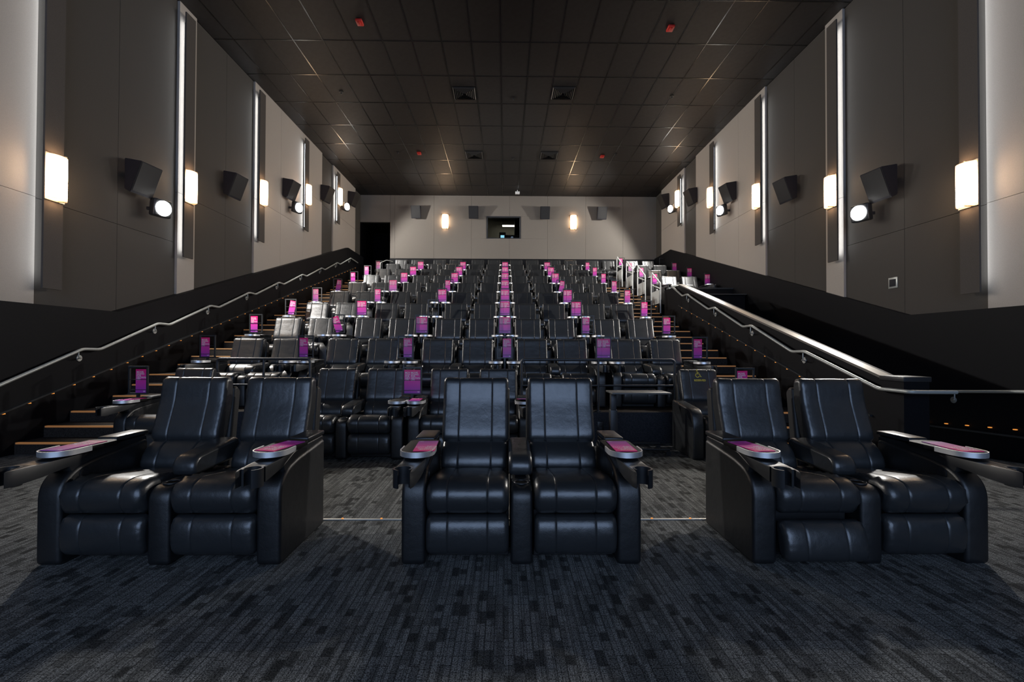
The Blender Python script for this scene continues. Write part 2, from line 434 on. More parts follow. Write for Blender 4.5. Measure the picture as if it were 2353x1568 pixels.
# ---- upper side walls in fabric panels
def side_wall(side):
    s = -1 if side == 'left' else 1
    X = XL if s < 0 else XR
    base = box('wall_' + side, min(X + s * 0.05, X + s * 0.3), max(X + s * 0.05, X + s * 0.3), YF, YB + 0.1, 1.2, ZC + 0.1, M['void'])
    tag(base, '%s wall behind the fabric panels' % side, kind='structure')
    ofs = Vector(base.location)
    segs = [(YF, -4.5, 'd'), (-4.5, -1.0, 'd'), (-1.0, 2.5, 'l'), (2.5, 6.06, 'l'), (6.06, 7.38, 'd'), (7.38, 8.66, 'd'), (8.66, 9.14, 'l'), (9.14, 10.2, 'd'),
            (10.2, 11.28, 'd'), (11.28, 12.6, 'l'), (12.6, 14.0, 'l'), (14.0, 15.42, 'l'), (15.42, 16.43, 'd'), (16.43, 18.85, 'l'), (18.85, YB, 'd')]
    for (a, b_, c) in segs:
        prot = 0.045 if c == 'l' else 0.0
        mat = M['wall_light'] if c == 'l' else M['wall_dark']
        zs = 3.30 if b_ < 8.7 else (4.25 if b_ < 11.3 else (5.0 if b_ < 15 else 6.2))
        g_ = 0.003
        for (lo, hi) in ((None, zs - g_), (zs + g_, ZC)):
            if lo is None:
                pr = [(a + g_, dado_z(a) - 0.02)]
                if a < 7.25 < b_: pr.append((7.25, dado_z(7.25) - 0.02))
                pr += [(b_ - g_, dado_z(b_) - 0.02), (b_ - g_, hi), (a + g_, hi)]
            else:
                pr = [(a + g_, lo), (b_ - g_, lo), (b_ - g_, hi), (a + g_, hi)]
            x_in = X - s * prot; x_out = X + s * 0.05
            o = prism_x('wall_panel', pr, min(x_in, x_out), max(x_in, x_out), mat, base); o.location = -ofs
    return base
side_wall('left'); side_wall('right')
# ---- back wall with booth window and doorway
wb = empty('wall_back', (0, YB, 0)); tag(wb, 'beige fabric back wall with projection booth window', kind='structure')
DX0, DX1, DZ1 = -6.2, -4.92, 6.72
WX0, WX1, WZ0, WZ1 = -0.80, 0.66, 6.04, 7.0
def wall_piece(x0, x1, z0, z1): box('wall_panel', x0 + 0.003, x1 - 0.003, 0.0, 0.12, z0, z1, M['wall_back'], wb)
wall_piece(-6.2, -4.92, DZ1, ZC)
ed = [-4.92, -4.72, -3.05, -1.45, 0.18, 1.82, 3.46, 5.06, 6.55]
for a, b_ in zip(ed, ed[1:]):
    if b_ <= WX0 or a >= WX1: wall_piece(a, b_, 4.0, ZC)
    else:
        wall_piece(a, b_, 4.0, WZ0); wall_piece(a, b_, WZ1, ZC)
        if a < WX0: wall_piece(a, WX0, WZ0 + 0.003, WZ1 - 0.003)
        if b_ > WX1: wall_piece(WX1, b_, WZ0 + 0.003, WZ1 - 0.003)
tag(box('wall_back_base', -4.92, DR, YB - 0.06, YB, 3.0, 5.16, M['dado']), 'black lower band of the back wall', kind='structure')
d1 = empty('door_1', (0, YB, 0)); tag(d1, 'dark open doorway in the back wall beside the left wall', kind='structure')
box('passage_side', DX0 - 0.06, DX0, 0.0, 2.0, 4.0, DZ1, M['void'], d1); box('passage_side', DX1, DX1 + 0.06, 0.13, 2.0, 4.0, DZ1, M['void'], d1)
box('passage_end', DX0, DX1, 1.94, 2.0, 4.0, DZ1, M['void'], d1); box('passage_ceiling', DX0, DX1, 0.13, 2.0, DZ1, DZ1 + 0.06, M['void'], d1)
box('passage_floor', DX0, DX1, 0.0, 2.0, row_z(11) - 0.1, row_z(11), M['void'], d1)
w1 = empty('window_1', (0, YB, 0)); tag(w1, 'dark framed projection booth window with the lit booth behind it', kind='structure')
for (x0, x1, z0, z1) in ((WX0, WX1, WZ0, WZ0 + .03), (WX0, WX1, WZ1 - .06, WZ1), (WX0, WX0 + .05, WZ0 + .03, WZ1 - .06), (WX1 - .05, WX1, WZ0 + .03, WZ1 - .06)):
    box('window_frame', x0, x1, -0.02, 0.14, z0, z1, M['frame'], w1)
box('pane', WX0 + .05, WX1 - .05, 0.08, 0.086, WZ0 + .03, WZ1 - .06, M['glass'], w1)
box('booth_back', -2.2, 2.2, 2.6, 2.65, 5.2, 7.8, M['boothwall'], w1)
box('booth_side', -2.25, -2.2, 0.13, 2.65, 5.2, 7.8, M['boothwall'], w1); box('booth_side', 2.2, 2.25, 0.13, 2.65, 5.2, 7.8, M['boothwall'], w1)
box('booth_ceiling', -2.25, 2.25, 0.13, 2.65, 7.8, 7.85, M['boothwall'], w1); box('booth_floor', -2.25, 2.25, 0.13, 2.65, 5.15, 5.2, M['boothwall'], w1)
box('booth_rack', 0.42, 1.1, 0.9, 1.6, 5.2, 7.3, M['void'], w1)
pj = empty('projector', (0.1, YB + 0.75, 6.05)); tag(pj, 'black film projector with small lit control screen behind booth window', 'projector')
box('body', -0.30, 0.55, -0.25, 0.6, 0.0, 0.28, M['frame'], pj, 0.02); box('pedestal', -0.25, 0.5, -0.2, 0.55, -0.85, 0.0, M['frame'], pj)
box('control_head', -0.36, -0.08, -0.36, -0.27, 0.06, 0.36, M['frame'], pj, 0.01); box('control_screen', -0.30, -0.14, -0.368, -0.361, 0.12, 0.23, M['lcd'], pj)
put('lens', cyl_mesh('lens', 0.05, 0.1, 16, axis='Y'), M['chrome'], pj, (0.2, -0.3, 0.14))
bl = empty('booth_light', (0.18, YB + 1.5, 6.98)); tag(bl, 'lit white fluorescent batten hanging in the projection booth', 'light')
box('housing', -0.32, 0.32, -0.1, 0.1, 0.03, 0.12, M['whitepaint'], bl); put('tube', cyl_mesh('tube', 0.03, 0.62, 12, axis='X'), M['tube'], bl, (0, -0.02, 0))
box('hanger', -0.3, -0.28, -0.01, 0.01, 0.12, 0.82, M['frame'], bl); box('hanger', 0.28, 0.3, -0.01, 0.01, 0.12, 0.82, M['frame'], bl)
# ---- front wall with the screen (behind the camera)
tag(box('wall_front', XL - .3, XR + .3, YF - 0.2, YF, -0.2, ZC + .1, M['void']), 'black wall behind the cinema screen', kind='structure')
scr = empty('cinema_screen', (0.15, YF + 0.3, 0)); tag(scr, 'wide cinema screen on the front wall facing the seats', 'screen')
n_ = 24; vv = []; ff = []
for i in range(n_ + 1):
    a = -1 + 2 * i / n_
    vv += [(a * 5.6, 0.35 * (a * a) , 1.2), (a * 5.6, 0.35 * (a * a), 7.3)]
    if i: ff.append((2 * i - 2, 2 * i, 2 * i + 1, 2 * i - 1))
put('screen_surface', mesh_from('screen_surface', vv, [f[::-1] for f in ff], True), M['screen'], scr)
box('masking', -5.9, 5.9, -0.05, 0.0, 7.3, 7.6, M['void'], scr); box('masking', -5.9, 5.9, -0.05, 0.0, 0.9, 1.2, M['void'], scr)
# ---- ceiling: tiles in a T-bar grid
ce = box('ceiling', XL - .3, XR + .3, YF, YB + .2, ZC + 0.03, ZC + 0.2, M['void']); tag(ce, 'dark suspended tile ceiling', kind='structure')
cz = Vector(ce.location)
gx = [0.52 + 0.63 * i for i in range(-11, 10)]
gx = [XL] + [x for x in gx if XL + 0.1 < x < XR - 0.1] + [XR]
gy = [YB - 1.237 * i for i in range(0, 24)]
gy = [y for y in gy if y > YF]
VENTS = [(-1.33, 11.7), (1.60, 11.65), (-1.35, 15.45), (1.53, 15.45)]
def in_vent(x0, x1, y0, y1):
    for (vx, vy) in VENTS:
        if x0 < vx < x1 and y0 < vy < y1: return True
    return False
vent_cells = []
for i in range(len(gx) - 1):
    for j in range(len(gy) - 1):
        if gy[j] < 6.8: continue
        x0, x1, y1, y0 = gx[i], gx[i + 1], gy[j], gy[j + 1]
        me = box_mesh(x1 - x0 - 0.022, y1 - y0 - 0.022, 0.016, 0.0, 1, M['tile'])
        put('ceiling_tile', me, None, ce, (0.5 * (x0 + x1) - cz.x, 0.5 * (y0 + y1) - cz.y, ZC + 0.008 - cz.z))
# the part of the ceiling over and behind the camera
bk = box('ceiling_tile', XL, XR, YF, 6.6, ZC + 0.0, ZC + 0.016, M['tile']); bk.parent = ce; bk.location = Vector(bk.location) - cz
for x in gx[1:-1]:
    o = box('grid_bar', x - 0.012, x + 0.012, 6.6, YB, ZC - 0.006, ZC + 0.002, M['grid']); o.parent = ce; o.location = Vector(o.location) - cz
for y in gy[1:]:
    if y < 6.6: continue
    o = box('grid_bar', XL, XR, y - 0.012, y + 0.012, ZC - 0.005, ZC + 0.001, M['grid']); o.parent = ce; o.location = Vector(o.location) - cz
for i, (vx, vy) in enumerate(VENTS):
    # snap to the tile cell
    ci = max(k for k in range(len(gx)) if gx[k] < vx); cx = 0.5 * (gx[ci] + gx[ci + 1])
    e = empty('ceiling_vent', (cx, vy, ZC - 0.012)); tag(e, 'black square ceiling diffuser, %s pair, %s of centre' % ('nearer' if i < 2 else 'farther', 'left' if i % 2 == 0 else 'right'), 'vent', 'ceiling diffusers')
    box('backing', -0.29, 0.29, -0.29, 0.29, -0.004, 0.004, M['vent'], e)
    for q in range(6):
        r = 0.28 - q * 0.042
        vv = []; 
        for (rr, zz) in ((r, -0.006), (r - 0.024, -0.03)):
            vv += [(-rr, -rr, zz), (rr, -rr, zz), (rr, rr, zz), (-rr, rr, zz)]
        me = mesh_from('louvre', vv, [(a, (a + 1) % 4, 4 + (a + 1) % 4, 4 + a) for a in range(4)])
        put('louvre', me, M['ventblade'], e)
for i, (px, py) in enumerate(((822, 47), (1543, 53), (961, 351), (1384, 355))):
    Y = 6.53 * 1055 / (801 - py); X = (px - 1160) * Y / 1055
    e = empty('fire_strobe', (X, Y, ZC - 0.004)); tag(e, 'red fire alarm strobe on the ceiling, %s' % ('nearest, left of centre', 'nearest, right of centre', 'farther, left of centre', 'farther, right of centre')[i], 'alarm', 'red ceiling strobes')
    put('body', box_mesh(0.13, 0.17, 0.05, 0.012, 2, M['red']), None, e, (0, 0, -0.028)); put('lens', box_mesh(0.05, 0.09, 0.03, 0.008, 2, M['red']), None, e, (0, -0.02, -0.058))
e = empty('exit_sensor', (0.5, 18.9, ZC - 0.004)); tag(e, 'small white sensor box hanging from the ceiling near back wall', 'sensor')
box('body', -0.09, 0.09, -0.05, 0.05, -0.16, -0.06, M['white'], e, 0.01); box('stem', -0.015, 0.015, -0.015, 0.015, -0.06, 0.0, M['white'], e)
k_ = 0
for (X, Y) in ((-4.2, 11.7), (4.3, 11.75), (0.2, 11.9), (-3.6, 15.3), (3.7, 15.3), (0.25, 15.7)):
    e = empty('sprinkler_head', (X, Y, ZC - 0.004)); tag(e, 'dark round sprinkler rose in the ceiling, %s' % ('nearer row, far left', 'nearer row, far right', 'nearer row, centre', 'farther row, left', 'farther row, right', 'farther row, centre')[k_], 'sprinkler', 'ceiling sprinklers'); k_ += 1
    put('rose', cyl_mesh('rose', 0.055, 0.012, 16), M['vent'], e, (0, 0, -0.006)); put('stem', cyl_mesh('stem', 0.015, 0.05, 10), M['ventblade'], e, (0, 0, -0.035))

# ================================================================== WALL FITTINGS
FIN_Y = [6.16, 8.77, 11.38, 13.95, 16.6]
FIN_Z0 = [2.10, 3.03, 3.95, 4.88, 5.82]
SCO_Z = [3.58, 4.38, 5.16, 5.98, 6.80]
SPK = [(7.62, 4.12), (10.2, 4.92), (12.85, 5.75), (15.45, 6.5), (18.1, 7.2)]
FLD = [(7.93, 3.72), (13.08, 5.32), (17.02, 6.57)]
NEAR = ['nearest the camera', 'second from the camera', 'third from the camera', 'fourth from the camera', 'farthest from the camera']
def arc_shade():
    n = 12; R = 0.13; V = []; Fc = []
    for (z) in (-0.29, 0.29):
        for rr in (1.0, 0.94):
            for i in range(n + 1):
                a = PI * i / n
                V.append((math.sin(a) * 0.10 * rr, -math.cos(a) * R * rr, z))
    m = n + 1
    for i in range(n):
        Fc.append((i, i + 1, 2 * m + i + 1, 2 * m + i)); Fc.append((m + i + 1, m + i, 3 * m + i, 3 * m + i + 1))
        Fc.append((i + 1, i, m + i, m + i + 1)); Fc.append((2 * m + i, 2 * m + i + 1, 3 * m + i + 1, 3 * m + i))
    me = mesh_from('glass_shade', V, Fc, True); fix_normals(me); me.set_sharp_from_angle(angle=0.9); me.materials.append(M['sconce'])
    return me
SHADE = arc_shade()
SC_CAP = box_mesh(0.012, 0.27, 0.62, 0.0, 1, M['sconce_metal']); SC_CLIP = box_mesh(0.10, 0.02, 0.012, 0.0, 1, M['sconce_metal'])
def sconce(x, y, z, rz, label):
    e = empty('wall_sconce', (x, y, z), rz); tag(e, label, 'wall lamp', 'wall sconces')
    put('glass_shade', SHADE, None, e, (0.02, 0, 0)); put('back_plate', SC_CAP, None, e, (0.007, 0, 0))
    for z_ in (-0.302, 0.302): put('clip', SC_CLIP, None, e, (0.062, 0.05, z_))
    return e
def speaker_mesh():
    # trapezoid cabinet: wall side at x=0; front tilted down toward the seats
    V = [(0, -0.26, -0.34), (0, 0.26, -0.34), (0, 0.26, 0.34), (0, -0.26, 0.34),
         (0.20, -0.20, -0.36), (0.20, 0.20, -0.36), (0.44, 0.20, 0.27), (0.44, -0.20, 0.27)]
    V = [(0, -0.22, -0.28), (0, 0.22, -0.28), (0, 0.22, 0.33), (0, -0.22, 0.33),
         (0.16, -0.25, -0.36), (0.16, 0.25, -0.36), (0.40, 0.25, 0.24), (0.40, -0.25, 0.24)]
    Fc = [(0, 1, 2, 3), (4, 7, 6, 5), (0, 4, 5, 1), (2, 6, 7, 3), (0, 3, 7, 4), (1, 5, 6, 2)]
    me = mesh_from('cabinet', V, Fc); fix_normals(me)
    bm = bmesh.new(); bm.from_mesh(me); bmesh.ops.bevel(bm, geom=list(bm.edges), offset=0.012, segments=2, affect='EDGES'); bm.to_mesh(me); bm.free()
    me.materials.append(M['speaker']); return me
SPKM = speaker_mesh()
GR = mesh_from('grille', [(0.180, -0.22, -0.315), (0.180, 0.22, -0.315), (0.395, 0.22, 0.222), (0.395, -0.22, 0.222), (0.186, -0.22, -0.317), (0.186, 0.22, -0.317), (0.401, 0.22, 0.220), (0.401, -0.22, 0.220)],
               [(4, 5, 6, 7), (0, 1, 5, 4), (1, 2, 6, 5), (2, 3, 7, 6), (3, 0, 4, 7)]); GR.materials.append(M['shell'])
SPB = box_mesh(0.10, 0.12, 0.12, 0, 1, M['frame']); BADGE = box_mesh(0.004, 0.06, 0.014, 0, 1, M['steel'])
def speaker(x, y, z, rz, label, group):
    e = empty('wall_speaker', (x, y, z), rz); tag(e, label, 'speaker', group)
    q = (0.82, 0.82, 0.82)
    put('cabinet', SPKM, None, e, (0.08, 0, 0), scale=q); put('grille', GR, None, e, (0.08, 0, 0), scale=q); put('bracket', SPB, None, e, (0.05, 0, 0))
    put('badge', BADGE, None, e, (0.08 + 0.389 * 0.82, -0.02, 0.198 * 0.82), (0, 0.38, 0))
LENS = cyl_mesh('lens', 0.125, 0.02, 28, axis='X'); LENS.materials.append(M['floodlens'])
HOUS = box_mesh(0.14, 0.30, 0.30, 0.03, 2, M['frame']); BRK = box_mesh(0.16, 0.04, 0.05, 0, 1, M['frame'])
def flood(x, y, z, s, label):
    e = empty('flood_light', (x, y, z), 0 if s < 0 else PI); tag(e, label, 'flood light', 'wall flood lights')
    put('bracket', BRK, None, e, (0.08, 0, 0))
    h = put('housing', HOUS, None, e, (0.23, 0, 0), (0, 0.12, -0.35 if s < 0 else 0.35))
    put('lens', LENS, None, h, (0.075, 0, 0))
    L = bpy.data.lights.new('flood_lamp', 'SPOT'); L.energy = FLOOD_W; L.color = FLOOD_COL; L.spot_size = math.radians(136); L.spot_blend = 0.35; L.shadow_soft_size = 0.09
    lo = bpy.data.objects.new('flood_lamp', L); COL.objects.link(lo); lo.parent = e
    d = Vector((1.0, 0.16 if s < 0 else -0.16, -0.62)); lo.location = (0.36, -0.05 if s < 0 else 0.05, -0.02); lo.rotation_euler = d.to_track_quat('-Z', 'Y').to_euler()
for side, s, X in (('left', -1, XL), ('right', 1, XR)):
    for i in range(5):
        y, z0 = FIN_Y[i], FIN_Z0[i]
        e = empty('light_fin', (X, y, z0)); tag(e, 'tall brown fabric fin with white LED glow, %s wall, %s' % (side, NEAR[i]), 'wall light', 'LED wall fins')
        h = 7.66 - z0
        i0 = s * -0.16; i1 = s * -0.185
        box('fin_panel', min(i0, i1), max(i0, i1), -0.13, 0.13, 0, h, M['fin'], e)
        box('standoff', min(s * -0.05, i0), max(s * -0.05, i0), 0.02, 0.06, 0.1, h - 0.1, M['shell'], e)
        box('led_strip', min(s * -0.10, s * -0.158), max(s * -0.10, s * -0.158), 0.0, 0.018, 0.12, h - 0.12, M['led'], e)
        sconce(X - s * 0.187, y, SCO_Z[i], 0 if s < 0 else PI, 'tall glowing white glass sconce on %s wall, %s' % (side, NEAR[i]))
        ys, zs = SPK[i]
        speaker(X, ys, zs, (-0.12 if s < 0 else PI + 0.12), 'black wedge surround speaker on %s wall, %s' % (side, NEAR[i]), 'side wall speakers')
    for i, (y, z) in enumerate(FLD):
        flood(X - s * 0.045, y, z, s, 'dazzling white flood light on %s wall, %s' % (side, ('nearest the camera', 'second from the camera', 'farthest from the camera')[i]))
for i, x in enumerate((-3.77, -1.34, 1.68, 4.10)):
    speaker(x, YB, 7.12, -PI / 2, 'black box speaker on the back wall, %s' % ('leftmost', 'just left of the booth window', 'just right of the booth window', 'rightmost')[i], 'back wall speakers')
for i, x in enumerate((-2.57, 2.93)):
    sconce(x, YB, 6.76, -PI / 2, 'glowing glass sconce on the back wall, %s of the booth window' % ('left', 'right')[i])
e = empty('wall_plate', (XR, 7.6, 2.45)); tag(e, 'small grey square control plate on the right wall', 'wall plate')
box('plate', -0.012, 0.0, -0.09, 0.09, -0.09, 0.09, M['pewter'], e, 0.003); box('cover', -0.02, -0.012, -0.06, 0.06, -0.06, 0.06, M['speaker'], e, 0.002)

# ---- trims with amber lights
AMB = box_mesh(0.03, 0.03, 0.012, 0, 1, M['amber'])
def stair_line(y): return 0.146 + (y - 5.75) * SLOPE
def trim(name, x, sgn, y0, y1, zf, label, lights):
    e = empty(name, (0, 0, 0)); tag(e, label, kind='structure')
    a, b_ = x, x + sgn * 0.035
    prism_x('strip', [(y0, zf(y0)), (y1, zf(y1)), (y1, zf(y1) + 0.022), (y0, zf(y0) + 0.022)], min(a, b_), max(a, b_), M['trimstrip'], e)
    y = y0 + 0.1
    while lights and y < y1 - 0.05:
        put('amber_light', AMB, None, e, (x + sgn * 0.017, y, zf(y) - 0.007)); y += 0.30
trim('trim_1', DL, 1, 4.6, 18.6, lambda y: stair_line(y) + 0.43, 'sloping trim strip with tiny amber lights along left stairs', True)
trim('trim_2', DR, -1, 2.0, 9.2, lambda y: 0.42 - max(0, y - 4.7) * 0.08, 'trim strip with tiny amber lights along the right ramp wall', True)
# ---- half wall on the right of the right stairs
hy0, hy1 = 5.25, 11.45
hz = lambda y: 0.99 + (y - hy0) * SLOPE
hw = prism_x('wall_half', [(hy0, -0.4), (12.5, -0.7), (12.5, hz(11.45)), (hy1, hz(hy1)), (hy0, hz(hy0))], 4.36, 4.60, M['dado']); tag(hw, 'black sloping half wall between right stairs and exit ramp', kind='structure')
prism_x('metal_cap', [(hy0, hz(hy0)), (hy1 + .02, hz(hy1 + .02)), (hy1 + .02, hz(hy1 + .02) + 0.03), (hy0, hz(hy0) + 0.03)], 4.355, 4.49, M['cap'], hw)
po = box('wall_half_post', 4.34, 4.62, 4.95, 5.25, -0.05, 0.98, M['dado']); tag(po, 'square black end post of the half wall', kind='structure')
o = box('post_cap', 4.325, 4.635, 4.935, 5.262, 0.98, 1.035, M['frame'], None, 0.006); o.parent = po; o.location = Vector(o.location) - Vector(po.location)
trim('trim_3', 4.36, -1, 5.4, 11.4, lambda y: stair_line(y) + 0.50, 'sloping trim strip with tiny amber lights on the half wall', True)
# bulkhead over the exit ramp, in front of the upper right seats
bh = box('wall_bulkhead', 4.60, XR, 12.2, 12.9, 1.9, 2.78, M['dado']); tag(bh, 'black bulkhead over the exit ramp below upper right seats', kind='structure')
o = box('parapet', 4.60, XR, 12.86, 12.98, 2.0, 3.02, M['dado']); o.parent = bh; o.location = Vector(o.location) - Vector(bh.location)
o = box('parapet_cap', 4.60, XR, 12.82, 13.02, 3.02, 3.06, M['trimstrip']); o.parent = bh; o.location = Vector(o.location) - Vector(bh.location)
o = box('ledge', 4.60, XR, 12.1, 12.86, 2.78, 2.80, M['tabletop']); o.parent = bh; o.location = Vector(o.location) - Vector(bh.location)
tag(box('wall_passage_end', 4.4, XR, 13.0, 13.1, -1.0, 2.6, M['void']), 'black end of the exit ramp passage', kind='structure')

# ---- handrails
DISC = cyl_mesh('wall_disc', 0.045, 0.012, 18, 0.003, 'X'); DISC.materials.append(M['steel'])
def bracket_mesh(s):
    me = tube_mesh('bracket_arm', [(0, 0, -0.10), (s * 0.055, 0, -0.10), (s * 0.075, 0, -0.01)], 0.008, 6, 0.02); me.materials.append(M['steel']); return me
def handrail(name, xr, wallx, pts, brk, label, mat='pewter', r=0.021):
    s = 1 if xr > wallx else -1
    e = empty(name, (0, 0, 0)); tag(e, label, 'handrail')
    put('rail', tube_mesh('rail', [(xr if len(p) == 2 else p[0], p[-2], p[-1]) for p in pts], r, 10, 0.05), M[mat], e)
    for (y, z) in brk:
        me = tube_mesh('bracket_arm', [(wallx + s * 0.01, y, z - 0.12), (wallx + s * 0.06, y - 0.02, z - 0.12), (xr, y - 0.10, z - 0.11), (xr, y - 0.10, z - 0.012)], 0.008, 6, 0.03)
        a = put('bracket', me, M[mat], e)
        put('wall_disc', DISC, None, a, (wallx + s * 0.006, y, z - 0.12))
    return e
pts, brk = [(4.0, 0.866 - 0.39 * 1.5)], []
pts = [(4.2, 0.36)]
for k in range(3, 12):
    pts += [(plat_y(k) + 0.08, row_z(k) + 0.865), (plat_y(k) + 0.36, row_z(k) + 0.86)]
    brk.append((plat_y(k) + 0.12, row_z(k) + 0.855))
pts = pts[:-1]
pts += [(18.6, pts[-1][1] - 0.02)]
handrail('stair_handrail', DL + 0.09, DL, pts, brk, 'long pale kinked handrail on the left wall beside the stairs')
e = empty('door_handrail', (-5.05, 18.9, row_z(11))); tag(e, 'short pale handrail beside the dark doorway at the top left', 'handrail')
put('post', tube_mesh('post', [(0, -0.3, 0), (0, -0.3, 0.85), (0.12, 0.2, 1.05), (0.3, 0.5, 1.05)], 0.02, 8, 0.05), M['pewter'], e)
box('base_plate', -0.05, 0.05, -0.35, -0.25, 0, 0.01, M['pewter'], e)
pts, brk = [(4.27, 4.80, 0.885), (4.27, 5.2, 0.885)], []
for k in range(3, 7):
    pts += [(plat_y(k) + 0.03, row_z(k) + 0.865), (plat_y(k) + 0.31, row_z(k) + 0.86)]
    brk.append((plat_y(k) + 0.16, row_z(k) + 0.855))
pts += [(4.27, 11.75, row_z(6) + 0.86 + 0.35), (4.85, 11.8, row_z(6) + 0.86 + 0.36)]
pts = [(4.75, 4.78, 0.885)] + pts
handrail('half_wall_handrail', 4.27, 4.36, pts, brk, 'pale kinked handrail on the black half wall, right stairs')
handrail('ramp_handrail', DR - 0.09, DR, [(1.5, 0.88), (4.9, 0.88), (8.6, 0.88 - 0.09 * 3.7)], [(3.6, 0.88), (6.5, 0.736), (8.0, 0.60)], 'straight handrail on the right wall along the exit ramp')
# ---- stair rails beside upper right seats
def stair_rail(k, label):
    y, z = plat_y(k), row_z(k)
    e = empty('stair_rail', (4.36, y, z)); tag(e, label, 'railing', 'white stair rails')
    zb = -0.29
    put('rail', tube_mesh('rail', [(0, -0.66, -RISE * 2 / 3), (0, -0.66, 0.55), (0, 0.12, 0.98), (0, 0.16, 0.90), (0, 0.16, 0.0)], 0.019, 8, 0.05), M['whitepaint'], e)
    put('crossbar', tube_mesh('crossbar', [(0, -0.66, 0.40), (0, 0.16, 0.62)], 0.012, 6), M['whitepaint'], e)
    box('panel', -0.004, 0.004, -0.56, 0.10, 0.0, 0.38, M['whitepaint'], e)
    box('amber_light', -0.03, -0.01, -0.36, -0.30, -0.08, -0.06, M['amber'], e)
for i, k in enumerate((8, 9, 10, 11)):
    stair_rail(k, 'white stair rail with panel at the upper right seats, %s' % ('nearest', 'second', 'third', 'farthest')[i])
# ---- wheelchair bay rails in front of third row
def bay_rail(x0, x1, label):
    e = empty('bay_rail', (0, plat_y(3) + 0.05, row_z(3))); tag(e, label, 'railing', 'black bay rails')
    xm = 0.5 * (x0 + x1)
    put('frame', tube_mesh('frame', [(x0, 0, 0), (x0, 0, 0.735), (x1, 0, 0.735), (x1, 0, 0)], 0.02, 10, 0.05), M['frame'], e)
    put('mid_bar', tube_mesh('mid_bar', [(x0, 0, 0.37), (x1, 0, 0.37)], 0.014, 8), M['frame'], e)
    put('post', tube_mesh('post', [(xm, 0, 0), (xm, 0, 0.735)], 0.018, 8), M['frame'], e)
    for x in (x0, xm, x1): put('foot', cyl_mesh('foot', 0.045, 0.012, 14), M['frame'], e, (x, 0, 0.006))
bay_rail(-4.05, -2.75, 'black guard rail of the wheelchair bay near the left stairs')
bay_rail(0.24, 2.42, 'long black guard rail of the wheelchair bay behind the table')
# ---- rolling table in the wheelchair bay
e = empty('rolling_table', (1.70, 5.9, 0)); tag(e, 'grey-topped rolling C-table in front of the right guard rail', 'table')
put('tabletop', box_mesh(0.74, 0.36, 0.022, 0.006, 2, M['tabletop']), None, e, (0, -0.05, 0.775))
box('column', -0.34, -0.27, -0.04, 0.04, 0.40, 0.765, M['frame'], e, 0.004); box('column_sleeve', -0.35, -0.26, -0.05, 0.05, 0.06, 0.55, M['frame'], e, 0.006)
for y in (-0.16, 0.16):
    lg = put('base_leg', tube_mesh('base_leg', [(-0.32, 0.0, 0.09), (-0.25, y, 0.085), (0.36, y * 1.2, 0.075)], 0.016, 8, 0.05), M['frame'], e)
    for x in (-0.28, 0.34): put('caster', cyl_mesh('caster', 0.03, 0.03, 16, 0.004, 'Y'), M['frame'], lg, (x, y * (1.0 if x < 0 else 1.2), 0.031))
# ---- outlet plates on first riser
for i, x in enumerate((1.35, -3.05)):
    e = empty('power_outlet', (x, plat_y(3) - 0.012, 0.24)); tag(e, 'black power outlet plate on the first riser, %s' % ('beside the rolling table', 'left wheelchair bay')[i], 'outlet', 'riser outlets')
    box('plate', -0.045, 0.045, -0.008, 0.0, -0.065, 0.065, M['outlet'], e, 0.003); box('socket', -0.018, 0.018, -0.011, -0.008, 0.01, 0.045, M['frame'], e); box('socket', -0.018, 0.018, -0.011, -0.008, -0.045, -0.01, M['frame'], e)
# ---- metal strip across the carpet
e = empty('floor_strip', (0, 3.58, 0)); tag(e, 'thin pale metal strip with pin lights across the carpet', 'floor strip')
box('strip', -1.5, 1.82, -0.009, 0.009, 0.0, 0.008, M['floorstrip'], e)
PIN = box_mesh(0.014, 0.012, 0.006, 0, 1, M['amber'])
for x in (-1.25, -0.95, -0.35, 0.25, 0.85, 1.15, 1.45, 1.68): put('pin_light', PIN, None, e, (x, 0, 0.011))

# ================================================================== RECLINERS
W_SEAT = 0.508
SEATC = cushion('seat_cushion', [(-0.02, 0.36), (-0.035, 0.42), (-0.01, 0.485), (0.06, 0.515), (0.16, 0.512), (0.40, 0.475), (0.60, 0.445), (0.64, 0.40), (0.60, 0.345), (0.30, 0.325), (0.06, 0.315), (0.0, 0.325)], W_SEAT, 0.045, 40, (0.26, 0.74), 0.004, 0.003, 0.010)
FOOT = cushion('footrest', [(-0.015, 0.10), (-0.028, 0.18), (-0.02, 0.255), (0.01, 0.298), (0.06, 0.30), (0.085, 0.25), (0.088, 0.12), (0.06, 0.075), (0.015, 0.07)], W_SEAT, 0.035, 30, (0.26, 0.74), 0.0035, 0.0025, 0.005)
LUMB = cushion('lumbar_cushion', [(0.575, 0.44), (0.575, 0.50), (0.615, 0.57), (0.675, 0.615), (0.73, 0.635), (0.78, 0.60), (0.78, 0.45), (0.70, 0.41), (0.61, 0.41)], 0.49, 0.035, 28, (0.25, 0.75), 0.0035, 0.002, 0.004)
def back_mesh(top):
    t = top
    return cushion('backrest', [(0.70, 0.625), (0.695, 0.68), (0.735, 0.80), (0.775, 0.92), (0.797, t - 0.05), (0.815, t - 0.005), (0.86, t), (0.905, t - 0.03), (0.905, 0.90), (0.86, 0.75), (0.82, 0.635), (0.76, 0.60)], 0.51, 0.03, 48, (0.25, 0.75), 0.0035, 0.0015, 0.004)
BACK = back_mesh(1.045); BACK_F = back_mesh(1.092)
SHELL = loft('back_shell', round_poly([(0.80, 0.30), (0.90, 0.30), (0.985, 0.95), (0.95, 0.985), (0.90, 0.985)], 0.02), [(-0.265, 0.015), (-0.25, 0.0), (0.25, 0.0), (0.265, 0.015)])
